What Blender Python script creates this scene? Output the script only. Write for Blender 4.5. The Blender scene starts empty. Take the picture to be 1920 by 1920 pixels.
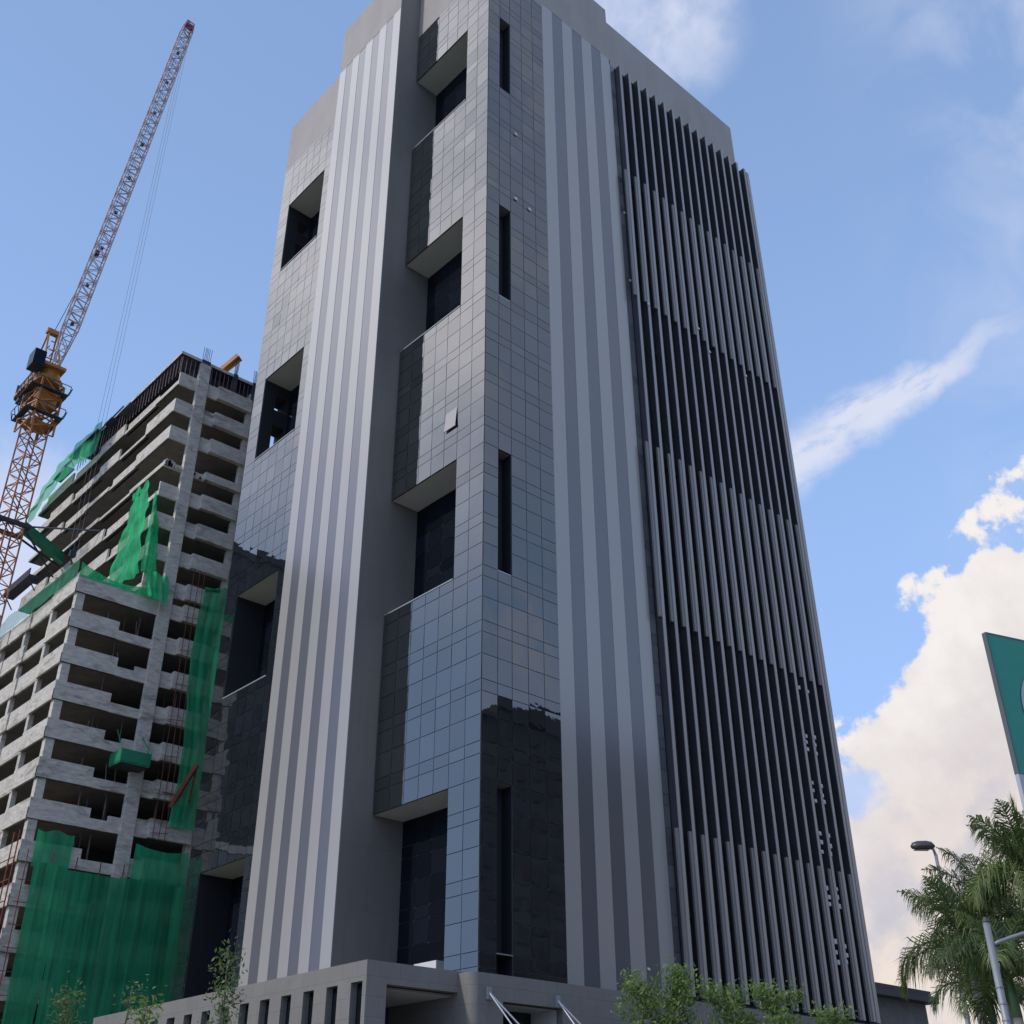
import bpy, bmesh, math, random
from mathutils import Vector, Matrix
R_ = math.radians
random.seed(7)
S = bpy.context.scene
COL = S.collection

# ------------------------------------------------------------------ camera
cam_d = bpy.data.cameras.new('camera')
cam = bpy.data.objects.new('camera', cam_d)
COL.objects.link(cam)
cam_d.sensor_width = 36.0
cam_d.lens = 2110.0 / 1920.0 * 36.0
cam_d.clip_start = 0.1
cam_d.clip_end = 5000
CAMP = Vector((-41.268, -48.262, 1.6))
cam.matrix_world = Matrix((
    (0.74186, -0.33917, -0.57845, CAMP.x),
    (-0.67039, -0.37947, -0.63764, CAMP.y),
    (-0.00361, 0.86082, -0.50888, CAMP.z),
    (0, 0, 0, 1)))
S.camera = cam

# ------------------------------------------------------------------ view
S.view_settings.view_transform = 'Standard'
S.view_settings.look = 'None'
S.view_settings.exposure = 0.0
S.view_settings.gamma = 1.0

# ------------------------------------------------------------------ sun + sky
SUN_AZ, SUN_EL = 166.0, 34.0            # degrees, azimuth counted from +X towards +Y
sun_d = bpy.data.lights.new('sun', 'SUN')
sun_d.energy = 1.75
sun_d.angle = R_(3.0)
sun_d.color = (1.0, 0.93, 0.84)
sun = bpy.data.objects.new('sun', sun_d)
COL.objects.link(sun)
sv = Vector((math.cos(R_(SUN_AZ)) * math.cos(R_(SUN_EL)), math.sin(R_(SUN_AZ)) * math.cos(R_(SUN_EL)), math.sin(R_(SUN_EL))))
sun.rotation_euler = sv.to_track_quat('Z', 'Y').to_euler()
sun.location = sv * 300

W = bpy.data.worlds.new('World')
S.world = W
W.use_nodes = True
wt = W.node_tree
for n in list(wt.nodes):
    wt.nodes.remove(n)


class NT:
    """tiny helper for wiring math nodes"""
    def __init__(s, t): s.t = t
    def new(s, k, **kw):
        n = s.t.nodes.new(k)
        for a, b in kw.items(): setattr(n, a, b)
        return n
    def put(s, sock, v):
        if hasattr(v, 'is_output') or isinstance(v, bpy.types.NodeSocket): s.t.links.new(v, sock)
        else: sock.default_value = v
    def m(s, op, a, b=0.0, c=None, clamp=False):
        n = s.new('ShaderNodeMath', operation=op); n.use_clamp = clamp
        s.put(n.inputs[0], a); s.put(n.inputs[1], b)
        if c is not None: s.put(n.inputs[2], c)
        return n.outputs[0]
    def ss(s, x, a, b):
        n = s.new('ShaderNodeMapRange', interpolation_type='SMOOTHSTEP')
        s.put(n.inputs[0], x); n.inputs[1].default_value = a; n.inputs[2].default_value = b
        n.inputs[3].default_value = 0; n.inputs[4].default_value = 1
        return n.outputs[0]
    def noise(s, vec, scale, detail=5, rough=0.55, dist=0.0):
        n = s.new('ShaderNodeTexNoise')
        if vec is not None: s.t.links.new(vec, n.inputs['Vector'])
        n.inputs['Scale'].default_value = scale; n.inputs['Detail'].default_value = detail
        n.inputs['Roughness'].default_value = rough; n.inputs['Distortion'].default_value = dist
        return n.outputs['Fac']
    def comb(s, x, y, z):
        n = s.new('ShaderNodeCombineXYZ'); s.put(n.inputs[0], x); s.put(n.inputs[1], y); s.put(n.inputs[2], z); return n.outputs[0]
    def mixc(s, f, a, b, mode='MIX'):
        n = s.new('ShaderNodeMix', data_type='RGBA', blend_type=mode)
        s.put(n.inputs[0], f)
        for k, v in ((6, a), (7, b)):
            if isinstance(v, tuple): n.inputs[k].default_value = (v[0], v[1], v[2], 1)
            else: s.t.links.new(v, n.inputs[k])
        return n.outputs[2]
    def ramp(s, f, stops):
        n = s.new('ShaderNodeValToRGB'); s.t.links.new(f, n.inputs[0])
        e = n.color_ramp.elements
        while len(e) < len(stops): e.new(0.5)
        for k, (p, c) in enumerate(stops):
            e[k].position = p; e[k].color = (c[0], c[1], c[2], 1)
        return n.outputs[0]


w = NT(wt)
tc = w.new('ShaderNodeTexCoord')
DIR = tc.outputs['Generated']
sx = w.new('ShaderNodeSeparateXYZ'); wt.links.new(DIR, sx.inputs[0])
DX, DY, DZ = sx.outputs
AZ = w.m('MULTIPLY', w.m('ARCTAN2', DY, DX), 57.29578)
EL = w.m('MULTIPLY', w.m('ARCSINE', DZ), 57.29578)
sky = w.new('ShaderNodeTexSky', sky_type='NISHITA')
sky.sun_disc = False
sky.sun_elevation = R_(SUN_EL)
sky.sun_rotation = R_(90 - SUN_AZ)
sky.altitude = 0; sky.air_density = 1.0; sky.dust_density = 0.9; sky.ozone_density = 2.2
bg_sky = w.new('ShaderNodeBackground')
wt.links.new(sky.outputs[0], bg_sky.inputs[0]); bg_sky.inputs[1].default_value = 0.15
# thin humid air: pale veil over the blue, stronger low down
bg_veil = w.new('ShaderNodeBackground'); bg_veil.inputs[0].default_value = (0.365, 0.57, 1.0, 1); bg_veil.inputs[1].default_value = 1.04
veil_f = w.m('ADD', 0.50, w.m('MULTIPLY', w.ss(EL, 55, 5), 0.45))
mx0 = w.new('ShaderNodeMixShader'); w.put(mx0.inputs[0], veil_f)
wt.links.new(bg_sky.outputs[0], mx0.inputs[1]); wt.links.new(bg_veil.outputs[0], mx0.inputs[2])

n_big = w.noise(DIR, 7.0, 8, 0.58)
n_mid = w.noise(DIR, 19.0, 8, 0.55)
n_fine = w.noise(DIR, 46.0, 6, 0.6)
nz = w.m('ADD', w.m('MULTIPLY', w.m('SUBTRACT', n_big, 0.5), 16.0),
         w.m('ADD', w.m('MULTIPLY', w.m('SUBTRACT', n_mid, 0.5), 11.0), w.m('MULTIPLY', w.m('SUBTRACT', n_fine, 0.5), 5.0)))
# cumulus bank low in the direction beyond the tower's far end
edge = w.m('SUBTRACT', w.m('MINIMUM', w.m('SUBTRACT', 44.6, w.m('MULTIPLY', AZ, 0.80)), 27.5), EL)
cum = w.ss(w.m('ADD', edge, nz), -0.25, 1.3)
cum = w.m('MULTIPLY', cum, w.m('MULTIPLY', w.ss(AZ, 44, 34), w.ss(AZ, -45, -20)))
# blue gap in the bank
gx = w.m('DIVIDE', w.m('SUBTRACT', AZ, 30.9), 1.5); gy = w.m('DIVIDE', w.m('SUBTRACT', EL, 15.8), 0.9)
gap = w.m('ADD', w.m('MULTIPLY', gx, gx), w.m('ADD', w.m('MULTIPLY', gy, gy), w.m('MULTIPLY', w.m('SUBTRACT', n_mid, 0.5), 7.0)))
cum = w.m('MULTIPLY', cum, w.m('ADD', 0.35, w.m('MULTIPLY', w.ss(gap, 0.2, 1.9), 0.65)))
# streaked diagonal wisp
t_ = w.m('ADD', w.m('MULTIPLY', w.m('SUBTRACT', 31.1, AZ), 0.958), w.m('MULTIPLY', w.m('SUBTRACT', EL, 32.1), 0.286))
u_ = w.m('SUBTRACT', w.m('MULTIPLY', w.m('SUBTRACT', EL, 32.1), 0.958), w.m('MULTIPLY', w.m('SUBTRACT', 31.1, AZ), 0.286))
strk = w.noise(w.comb(w.m('MULTIPLY', t_, 0.28), w.m('MULTIPLY', u_, 1.1), 0.0), 1.0, 7, 0.65, 0.4)
wid = w.m('SUBTRACT', 1.95, w.m('MULTIPLY', t_, 0.07))
uu = w.m('DIVIDE', w.m('ADD', u_, w.m('MULTIPLY', w.m('SUBTRACT', n_mid, 0.5), 3.2)), wid)
wisp = w.m('MULTIPLY', w.ss(w.m('ABSOLUTE', uu), 1.1, 0.15), w.ss(strk, 0.22, 0.52))
wisp = w.m('MULTIPLY', wisp, w.m('MULTIPLY', w.ss(t_, 18.0, 7.0), w.ss(t_, -6, -1)))
# soft patch high up
hx = w.m('DIVIDE', w.m('SUBTRACT', AZ, 36.5), 6.5); hy = w.m('DIVIDE', w.m('SUBTRACT', EL, 54.0), 3.6)
hr = w.m('ADD', w.m('MULTIPLY', hx, hx), w.m('MULTIPLY', hy, hy))
n_soft = w.noise(DIR, 10.0, 5, 0.55, 0.5)
high = w.m('MULTIPLY', w.ss(w.m('ADD', hr, w.m('MULTIPLY', w.m('SUBTRACT', n_soft, 0.5), 3.4)), 1.6, -0.3), w.m('ADD', 0.30, w.m('MULTIPLY', w.ss(n_mid, 0.35, 0.62), 0.6)))
# faint veils elsewhere: right edge, and a broken bright deck on the sun side
veil2 = w.m('MULTIPLY', w.m('MULTIPLY', w.ss(n_soft, 0.36, 0.66), w.ss(AZ, 27, 11)), 0.5)
n_deck = w.noise(DIR, 3.2, 7, 0.55, 0.3)
deck_az = w.m('MULTIPLY', w.m('ADD', w.m('MULTIPLY', w.ss(AZ, 92, 108), 1.0), w.m('MULTIPLY', w.ss(AZ, -10, -40), 0.30)), w.m('MULTIPLY', w.ss(EL, 22, 40), w.ss(EL, 64, 54)))
deck_mask = w.m('MULTIPLY', deck_az, w.m('ADD', w.m('MULTIPLY', w.ss(n_deck, 0.36, 0.60), 0.60), 0.35))
small = w.m('MULTIPLY', w.m('MULTIPLY', w.ss(AZ, 66, 70), w.ss(AZ, 79, 75)), w.m('MULTIPLY', w.ss(w.m('ADD', EL, w.m('MULTIPLY', nz, 0.35)), 32.5, 28), 0.8))
mask = w.m('MAXIMUM', w.m('MAXIMUM', cum, wisp), w.m('MAXIMUM', high, w.m('MAXIMUM', veil2, w.m('MAXIMUM', deck_mask, small))), clamp=True)
# cloud tone: bright tops, warm greyish bodies
body = w.m('ADD', w.m('MULTIPLY', w.ss(n_big, 0.35, 0.65), 0.5), w.m('MULTIPLY', w.ss(n_mid, 0.35, 0.65), 0.5))
depth = w.ss(w.m('ADD', edge, nz), 0.0, 11.0)
ccol = w.ramp(w.m('SUBTRACT', w.m('ADD', 0.66, w.m('MULTIPLY', body, 0.62)), w.m('MULTIPLY', depth, 0.48)), [(0.2, (0.56, 0.57, 0.68)), (0.55, (0.80, 0.74, 0.75)), (1.0, (1.0, 0.95, 0.93))])
thin = w.ss(cum, 0.0, 0.4)
ccol = w.mixc(thin, (0.76, 0.81, 0.98), ccol)
ccol = w.mixc(w.m('MULTIPLY', w.m('MULTIPLY', w.ss(EL, 19, 10), w.ss(body, 0.25, 0.8)), 0.65), ccol, (1.0, 0.86, 0.74))
ccol = w.mixc(w.m('MULTIPLY', deck_az, 0.9), ccol, (0.78, 0.83, 0.95))
bg_c = w.new('ShaderNodeBackground'); wt.links.new(ccol, bg_c.inputs[0]); w.put(bg_c.inputs[1], w.m('ADD', 0.92, w.m('MULTIPLY', w.ss(AZ, 92, 112), 1.15)))
mx1 = w.new('ShaderNodeMixShader'); wt.links.new(mask, mx1.inputs[0])
wt.links.new(mx0.outputs[0], mx1.inputs[1]); wt.links.new(bg_c.outputs[0], mx1.inputs[2])
wo = w.new('ShaderNodeOutputWorld'); wt.links.new(mx1.outputs[0], wo.inputs[0])

# ------------------------------------------------------------------ materials
M = {}


def mat(name, base, rough=0.7, metal=0.0, var=0.0, vscale=1.5, stretch=(1, 1, 1), bump=0.0, bscale=20, dark=None, darkamt=0.0, dscale=0.6, spec=0.5, joint=None):
    m = bpy.data.materials.new(name); m.use_nodes = True
    t = NT(m.node_tree); p = m.node_tree.nodes['Principled BSDF']
    p.inputs['Roughness'].default_value = rough; p.inputs['Metallic'].default_value = metal
    p.inputs['Specular IOR Level'].default_value = spec
    tcn = t.new('ShaderNodeTexCoord'); mp = t.new('ShaderNodeMapping'); mp.inputs['Scale'].default_value = stretch
    m.node_tree.links.new(tcn.outputs['Object'], mp.inputs[0])
    v = mp.outputs[0]
    n = t.noise(v, vscale, 6, 0.6)
    lo = tuple(c * (1 - var) for c in base); hi = tuple(min(1, c * (1 + var)) for c in base)
    c = t.ramp(n, [(0.3, lo), (0.7, hi)])
    if dark is not None:
        d = t.noise(v, dscale, 8, 0.65, 0.6)
        c = t.mixc(t.m('MULTIPLY', t.ss(d, 0.5, 0.72), darkamt), c, dark)
    if joint:
        sp = t.new('ShaderNodeSeparateXYZ'); m.node_tree.links.new(tcn.outputs['Object'], sp.inputs[0])
        bk = t.new('ShaderNodeTexBrick'); bk.offset = 0.5
        m.node_tree.links.new(t.comb(t.m('ADD', sp.outputs[0], sp.outputs[1]), sp.outputs[2], 0.0), bk.inputs['Vector'])
        bk.inputs['Scale'].default_value = 1.0; bk.inputs['Brick Width'].default_value = joint[0]; bk.inputs['Row Height'].default_value = joint[1]
        bk.inputs['Mortar Size'].default_value = joint[2]; bk.inputs['Mortar Smooth'].default_value = 0.3
        bk.inputs['Color1'].default_value = (1, 1, 1, 1); bk.inputs['Color2'].default_value = (0.93, 0.93, 0.93, 1); bk.inputs['Mortar'].default_value = (joint[3],) * 3 + (1,)
        c = t.mixc(1.0, c, bk.outputs['Color'], 'MULTIPLY')
    m.node_tree.links.new(c, p.inputs['Base Color'])
    if bump > 0:
        b = t.new('ShaderNodeBump'); b.inputs['Strength'].default_value = bump; b.inputs['Distance'].default_value = 0.02
        m.node_tree.links.new(t.noise(v, bscale, 4, 0.6), b.inputs['Height'])
        m.node_tree.links.new(b.outputs[0], p.inputs['Normal'])
    M[name] = m
    return m


def glass(name, base, refl, coat, rough=0.015, wob=0.02, ior=1.5):
    m = bpy.data.materials.new(name); m.use_nodes = True
    nt = m.node_tree; t = NT(nt)
    for n in list(nt.nodes): nt.nodes.remove(n)
    out = t.new('ShaderNodeOutputMaterial')
    att = t.new('ShaderNodeAttribute', attribute_name='tone')
    d = t.new('ShaderNodeBsdfPrincipled'); d.inputs['Roughness'].default_value = 0.5; d.inputs['Specular IOR Level'].default_value = 0.0
    nt.links.new(t.mixc(att.outputs['Fac'], tuple(c * 0.7 for c in base), tuple(c * 1.6 for c in base)), d.inputs['Base Color'])
    g = t.new('ShaderNodeBsdfGlossy'); g.inputs['Roughness'].default_value = rough
    nt.links.new(t.mixc(att.outputs['Fac'], tuple(c * 0.90 for c in coat), coat), g.inputs['Color'])
    tcn = t.new('ShaderNodeTexCoord')
    b = t.new('ShaderNodeBump'); b.inputs['Strength'].default_value = wob; b.inputs['Distance'].default_value = 0.5
    nt.links.new(t.noise(tcn.outputs['Object'], 0.55, 3, 0.5), b.inputs['Height'])
    nt.links.new(b.outputs[0], g.inputs['Normal'])
    fr = t.new('ShaderNodeFresnel'); fr.inputs[0].default_value = ior
    f = t.m('ADD', refl, t.m('MULTIPLY', fr.outputs[0], 1 - refl), clamp=True)
    mx = t.new('ShaderNodeMixShader')
    nt.links.new(f, mx.inputs[0]); nt.links.new(d.outputs[0], mx.inputs[1]); nt.links.new(g.outputs[0], mx.inputs[2])
    nt.links.new(mx.outputs[0], out.inputs[0])
    M[name] = m
    return m


glass('curtain_glass', (0.009, 0.012, 0.015), 0.19, (0.96, 0.89, 0.82), wob=0.010)
glass('side_glass', (0.010, 0.012, 0.013), 0.155, (0.97, 0.90, 0.82), wob=0.010)
glass('dark_glass', (0.008, 0.010, 0.015), 0.0, (0.28, 0.34, 0.48), wob=0.01, ior=1.35)
glass('light_panel', (0.33, 0.305, 0.278), 0.08, (1, 0.95, 0.91), 0.18, 0.004)
glass('dark_stripe', (0.108, 0.102, 0.108), 0.08, (1, 0.95, 0.92), 0.18, 0.004)
glass('strip_glass', (0.12, 0.12, 0.125), 0.08, (0.9, 0.92, 1.0), 0.1, 0.01)
mat('glazing_joint', (0.085, 0.095, 0.105), 0.4)
mat('pier_side', (0.19, 0.18, 0.165), 0.5, 0.0, 0.10, 0.5, (1, 1, 0.12), joint=(3.0, 3.88, 0.02, 0.8))
mat('parapet_panel', (0.41, 0.37, 0.335), 0.7, 0.0, 0.07, 0.35, (1, 1, 0.3), spec=0.2, joint=(2.6, 3.9, 0.018, 0.85))
mat('fin_front', (0.36, 0.335, 0.315), 0.45, 0.2, 0.08, 0.8, (1, 1, 0.1))
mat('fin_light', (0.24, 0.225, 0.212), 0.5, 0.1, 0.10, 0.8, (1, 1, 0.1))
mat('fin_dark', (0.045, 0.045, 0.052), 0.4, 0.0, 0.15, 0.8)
mat('soffit', (0.60, 0.58, 0.53), 0.7, 0, 0.05, 0.4)
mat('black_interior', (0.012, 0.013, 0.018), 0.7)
mat('podium_stone', (0.215, 0.20, 0.182), 0.75, 0, 0.06, 0.5, bump=0.1, dark=(0.15, 0.15, 0.145), darkamt=0.45, dscale=0.8, joint=(1.2, 0.9, 0.012, 0.62))
mat('white_paint', (0.72, 0.71, 0.69), 0.5, 0, 0.04)
mat('steel', (0.42, 0.43, 0.44), 0.32, 0.8, 0.05)
mat('rod_steel', (0.5, 0.5, 0.52), 0.35, 0.5, 0.05)
mat('pane_reflection', (0.40, 0.34, 0.34), 0.3, 0, 0.03)  # pale pink reflection painted into the tilted pane's colour
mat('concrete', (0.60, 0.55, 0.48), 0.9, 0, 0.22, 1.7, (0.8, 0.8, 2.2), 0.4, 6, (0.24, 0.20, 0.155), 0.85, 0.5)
mat('shaded_slab', (0.15, 0.135, 0.12), 0.95, 0, 0.2, 0.8)  # darker than the outer concrete: shade under the slabs put into the colour
mat('core_shade', (0.045, 0.045, 0.05), 0.95, 0, 0.2, 0.5)  # gloom of the open floors painted into the concrete colour
mat('formwork', (0.05, 0.05, 0.07), 0.8, 0, 0.4, 1.5)
mat('prop_steel', (0.22, 0.16, 0.15), 0.6, 0.4, 0.3)
mat('rust', (0.22, 0.06, 0.04), 0.8, 0, 0.4, 2)
mat('crane_orange', (0.42, 0.17, 0.035), 0.5, 0.1, 0.25, 1.2, dark=(0.2, 0.08, 0.03), darkamt=0.6)
mat('crane_mast', (0.40, 0.15, 0.07), 0.55, 0.1, 0.35, 0.9, dark=(0.45, 0.38, 0.35), darkamt=0.7, dscale=0.8)
mat('crane_jib', (0.40, 0.33, 0.36), 0.5, 0.1, 0.2, 0.8, dark=(0.45, 0.12, 0.18), darkamt=0.6, dscale=0.4)
mat('crane_tip', (0.34, 0.10, 0.16), 0.5, 0.1, 0.2)
mat('crane_dark', (0.035, 0.045, 0.06), 0.6, 0.2, 0.3)
mat('cable', (0.16, 0.18, 0.22), 0.5, 0.5)
mat('asphalt', (0.05, 0.05, 0.052), 0.9, 0, 0.2, 2.0, bump=0.3, bscale=60)
mat('paving', (0.26, 0.25, 0.235), 0.85, 0, 0.15, 1.0)
mat('earth', (0.12, 0.13, 0.07), 0.95, 0, 0.35, 0.3)
mat('road_paint', (0.75, 0.75, 0.72), 0.6)
mat('lamp_grey', (0.30, 0.31, 0.33), 0.5, 0.3, 0.08)
mat('lamp_head', (0.09, 0.085, 0.08), 0.4, 0.3, 0.1)
mat('lamp_lens', (0.40, 0.40, 0.38), 0.25, 0)
mat('sign_green', (0.006, 0.26, 0.185), 0.35, 0, 0.05)
mat('sign_grey', (0.46, 0.47, 0.48), 0.4, 0.1, 0.04)
mat('sign_rim', (0.10, 0.12, 0.12), 0.5, 0.2, 0.04)
mat('bark', (0.13, 0.10, 0.07), 0.9, 0, 0.3, 5, bump=0.5, bscale=25)
mat('palm_trunk', (0.24, 0.22, 0.19), 0.9, 0, 0.2, 1.5, (1, 1, 6), 0.3, 8)
mat('crownshaft', (0.10, 0.18, 0.06), 0.5, 0, 0.2, 1)
mat('facade_dark', (0.085, 0.09, 0.105), 0.85, 0, 0.2, 0.2)
mat('facade_roof', (0.07, 0.07, 0.075), 0.8, 0, 0.2, 0.5)
mat('facade_grey', (0.15, 0.15, 0.14), 0.85, 0, 0.25, 0.6, dark=(0.06, 0.08, 0.05), darkamt=0.5)
mat('green_paint', (0.02, 0.22, 0.11), 0.5, 0, 0.2, 1)


def leafmat(name, a, b, tr=0.35):
    m = bpy.data.materials.new(name); m.use_nodes = True
    nt = m.node_tree; t = NT(nt)
    p = nt.nodes['Principled BSDF']; out = nt.nodes['Material Output']
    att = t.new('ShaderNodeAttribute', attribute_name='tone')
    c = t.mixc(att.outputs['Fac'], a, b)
    nt.links.new(c, p.inputs['Base Color']); p.inputs['Roughness'].default_value = 0.45
    tl = t.new('ShaderNodeBsdfTranslucent'); nt.links.new(t.mixc(0.5, c, (0.25, 0.4, 0.03)), tl.inputs[0])
    mx = t.new('ShaderNodeMixShader'); mx.inputs[0].default_value = tr
    nt.links.new(p.outputs[0], mx.inputs[1]); nt.links.new(tl.outputs[0], mx.inputs[2])
    nt.links.new(mx.outputs[0], out.inputs[0]); M[name] = m


leafmat('young_leaf', (0.06, 0.12, 0.03), (0.21, 0.28, 0.085), 0.38)
leafmat('sapling_leaf', (0.05, 0.085, 0.03), (0.15, 0.21, 0.08), 0.3)
leafmat('palm_leaf', (0.016, 0.036, 0.014), (0.20, 0.25, 0.085), 0.34)


def netmat(name, base, alpha, fold=(1.2, 1.2, 0.10)):
    m = bpy.data.materials.new(name); m.use_nodes = True
    nt = m.node_tree; t = NT(nt)
    p = nt.nodes['Principled BSDF']; out = nt.nodes['Material Output']
    tcn = t.new('ShaderNodeTexCoord'); mp = t.new('ShaderNodeMapping'); mp.inputs['Scale'].default_value = fold
    nt.links.new(tcn.outputs['Object'], mp.inputs[0])
    f = t.noise(mp.outputs[0], 1.0, 7, 0.6, 0.4)
    fine = t.noise(tcn.outputs['Object'], 0.35, 6, 0.65, 0.5)
    c = t.ramp(f, [(0.25, tuple(x * 0.55 for x in base)), (0.5, base), (0.78, tuple(min(1, x * 1.5 + 0.012) for x in base))])
    c = t.mixc(t.m('MULTIPLY', t.ss(fine, 0.5, 0.7), 0.45), c, tuple(x * 0.5 for x in base))
    nt.links.new(c, p.inputs['Base Color']); p.inputs['Roughness'].default_value = 0.75
    tl = t.new('ShaderNodeBsdfTranslucent'); nt.links.new(c, tl.inputs[0])
    mx = t.new('ShaderNodeMixShader'); mx.inputs[0].default_value = 0.35
    nt.links.new(p.outputs[0], mx.inputs[1]); nt.links.new(tl.outputs[0], mx.inputs[2])
    tp = t.new('ShaderNodeBsdfTransparent')
    m2 = t.new('ShaderNodeMixShader')
    t.put(m2.inputs[0], t.m('ADD', alpha - 0.1, t.m('MULTIPLY', f, 0.2)))
    nt.links.new(tp.outputs[0], m2.inputs[1]); nt.links.new(mx.outputs[0], m2.inputs[2])
    nt.links.new(m2.outputs[0], out.inputs[0]); M[name] = m


netmat('net_green', (0.03, 0.55, 0.24), 0.72)
netmat('net_thin', (0.06, 0.40, 0.22), 0.5)
netmat('net_deep', (0.024, 0.38, 0.17), 0.84, (2.6, 2.6, 0.09))
netmat('net_bright', (0.02, 0.58, 0.22), 0.82, (2.0, 2.0, 0.25))

# ------------------------------------------------------------------ mesh helpers


class MB:
    def __init__(s): s.v = []; s.f = []; s.mi = []; s.tone = []; s.cur = 0
    def face(s, pts, tone=0.5):
        b = len(s.v); s.v.extend([tuple(p) for p in pts]); s.f.append(tuple(range(b, b + len(pts)))); s.mi.append(s.cur); s.tone.append(tone)
    def box(s, x0, y0, z0, x1, y1, z1, mats=None):
        """mats: dict of side -> material index, sides '-x','+x','-y','+y','-z','+z'"""
        b = len(s.v)
        s.v.extend([(x0, y0, z0), (x1, y0, z0), (x1, y1, z0), (x0, y1, z0), (x0, y0, z1), (x1, y0, z1), (x1, y1, z1), (x0, y1, z1)])
        for k, q in (('-z', (3, 2, 1, 0)), ('+z', (4, 5, 6, 7)), ('-y', (0, 1, 5, 4)), ('+x', (1, 2, 6, 5)), ('+y', (2, 3, 7, 6)), ('-x', (3, 0, 4, 7))):
            s.f.append(tuple(b + i for i in q)); s.mi.append((mats or {}).get(k, s.cur)); s.tone.append(0.5)
        return s
    def bar(s, a, b, r, n=4, r2=None):
        a = Vector(a); b = Vector(b); d = b - a
        if d.length < 1e-6: return s
        d.normalize()
        up = Vector((0, 0, 1)) if abs(d.z) < 0.95 else Vector((1, 0, 0))
        e1 = d.cross(up).normalized(); e2 = d.cross(e1)
        r2 = r if r2 is None else r2
        i0 = len(s.v)
        off = math.pi / 4 if n == 4 else 0
        for (c, rr) in ((a, r), (b, r2)):
            for k in range(n):
                an = off + 2 * math.pi * k / n
                s.v.append(tuple(c + e1 * (math.cos(an) * rr) + e2 * (math.sin(an) * rr)))
        for k in range(n):
            k2 = (k + 1) % n
            s.f.append((i0 + k, i0 + k2, i0 + n + k2, i0 + n + k)); s.mi.append(s.cur); s.tone.append(0.5)
        s.f.append(tuple(i0 + k for k in reversed(range(n)))); s.mi.append(s.cur); s.tone.append(0.5)
        s.f.append(tuple(i0 + n + k for k in range(n))); s.mi.append(s.cur); s.tone.append(0.5)
        return s
    def tube(s, pts, radii, n=8):
        rings = []
        for i, p in enumerate(pts):
            p = Vector(p)
            d = (Vector(pts[min(i + 1, len(pts) - 1)]) - Vector(pts[max(i - 1, 0)])).normalized()
            up = Vector((1, 0, 0)) if abs(d.x) < 0.9 else Vector((0, 1, 0))
            e1 = d.cross(up).normalized(); e2 = d.cross(e1)
            rings.append(len(s.v))
            for k in range(n):
                an = 2 * math.pi * k / n
                s.v.append(tuple(p + e1 * math.cos(an) * radii[i] + e2 * math.sin(an) * radii[i]))
        for a, b in zip(rings, rings[1:]):
            for k in range(n):
                k2 = (k + 1) % n
                s.f.append((a + k, a + k2, b + k2, b + k)); s.mi.append(s.cur); s.tone.append(0.5)
        s.f.append(tuple(rings[-1] + k for k in range(n))); s.mi.append(s.cur); s.tone.append(0.5)
        s.f.append(tuple(rings[0] + k for k in reversed(range(n)))); s.mi.append(s.cur); s.tone.append(0.5)
        return s
    def build(s, name, mats, parent=None, smooth=False, bevel=0.0, label=None):
        me = bpy.data.meshes.new(name); me.from_pydata(s.v, [], s.f)
        for m in (mats if isinstance(mats, (list, tuple)) else [mats]): me.materials.append(M[m])
        me.polygons.foreach_set('material_index', s.mi)
        at = me.attributes.new('tone', 'FLOAT', 'FACE'); at.data.foreach_set('value', s.tone)
        if smooth: me.polygons.foreach_set('use_smooth', [True] * len(s.f))
        me.update()
        o = bpy.data.objects.new(name, me); COL.objects.link(o)
        if parent is not None: o.parent = parent; o.matrix_parent_inverse = parent.matrix_world.inverted()
        if bevel > 0:
            b = o.modifiers.new('bevel', 'BEVEL'); b.width = bevel; b.segments = 2; b.limit_method = 'ANGLE'
        if label: o['label'] = label
        return o


def tag(o, label=None, cat=None, group=None, kind=None):
    if label: o['label'] = label
    if cat: o['category'] = cat
    if group: o['group'] = group
    if kind: o['kind'] = kind
    return o


def thing(name, loc, label, cat, group=None):
    o = bpy.data.objects.new(name, None); COL.objects.link(o); o.location = loc
    o.matrix_world = Matrix.Translation(Vector(loc))
    return tag(o, label, cat, group)


def copy_tree(o, loc, rotz=0.0, scale=1.0, label=None, group=None):
    c = o.copy(); COL.objects.link(c); c.location = loc
    c.rotation_euler = (0, 0, rotz); c.scale = (scale, scale, scale)
    if label: c['label'] = label
    if group: c['group'] = group
    for ch in list(o.children):
        k = ch.copy(); COL.objects.link(k); k.parent = c
        for g in list(ch.children):
            q = g.copy(); COL.objects.link(q); q.parent = k
    return c


# ------------------------------------------------------------------ ground
g = MB(); g.box(-600, -600, -0.5, 900, 900, 0.0); tag(g.build('ground', 'earth'), 'ground sheet around the towers', kind='structure')
g = MB(); g.box(-300, -46.2, -0.3, 500, -39.6, 0.004); tag(g.build('road', 'asphalt'), 'asphalt road before the podium', kind='structure')
g = MB()
for k in range(-20, 50): g.box(k * 9.0, -43.0, 0.004, k * 9.0 + 4, -42.88, 0.008)
tag(g.build('road_markings', 'road_paint'), 'white dashes along the road', kind='structure')
g = MB(); g.box(-300, -39.6, -0.2, 500, -2.4, 0.13); tag(g.build('pavement', 'paving', bevel=0.02), 'paved forecourt with a kerb', kind='structure')
g = MB(); g.box(-60, -60, -0.2, -36, -46.2, 0.13); tag(g.build('near_pavement', 'paving'), 'paved verge on the near side of the road', kind='structure')

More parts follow.
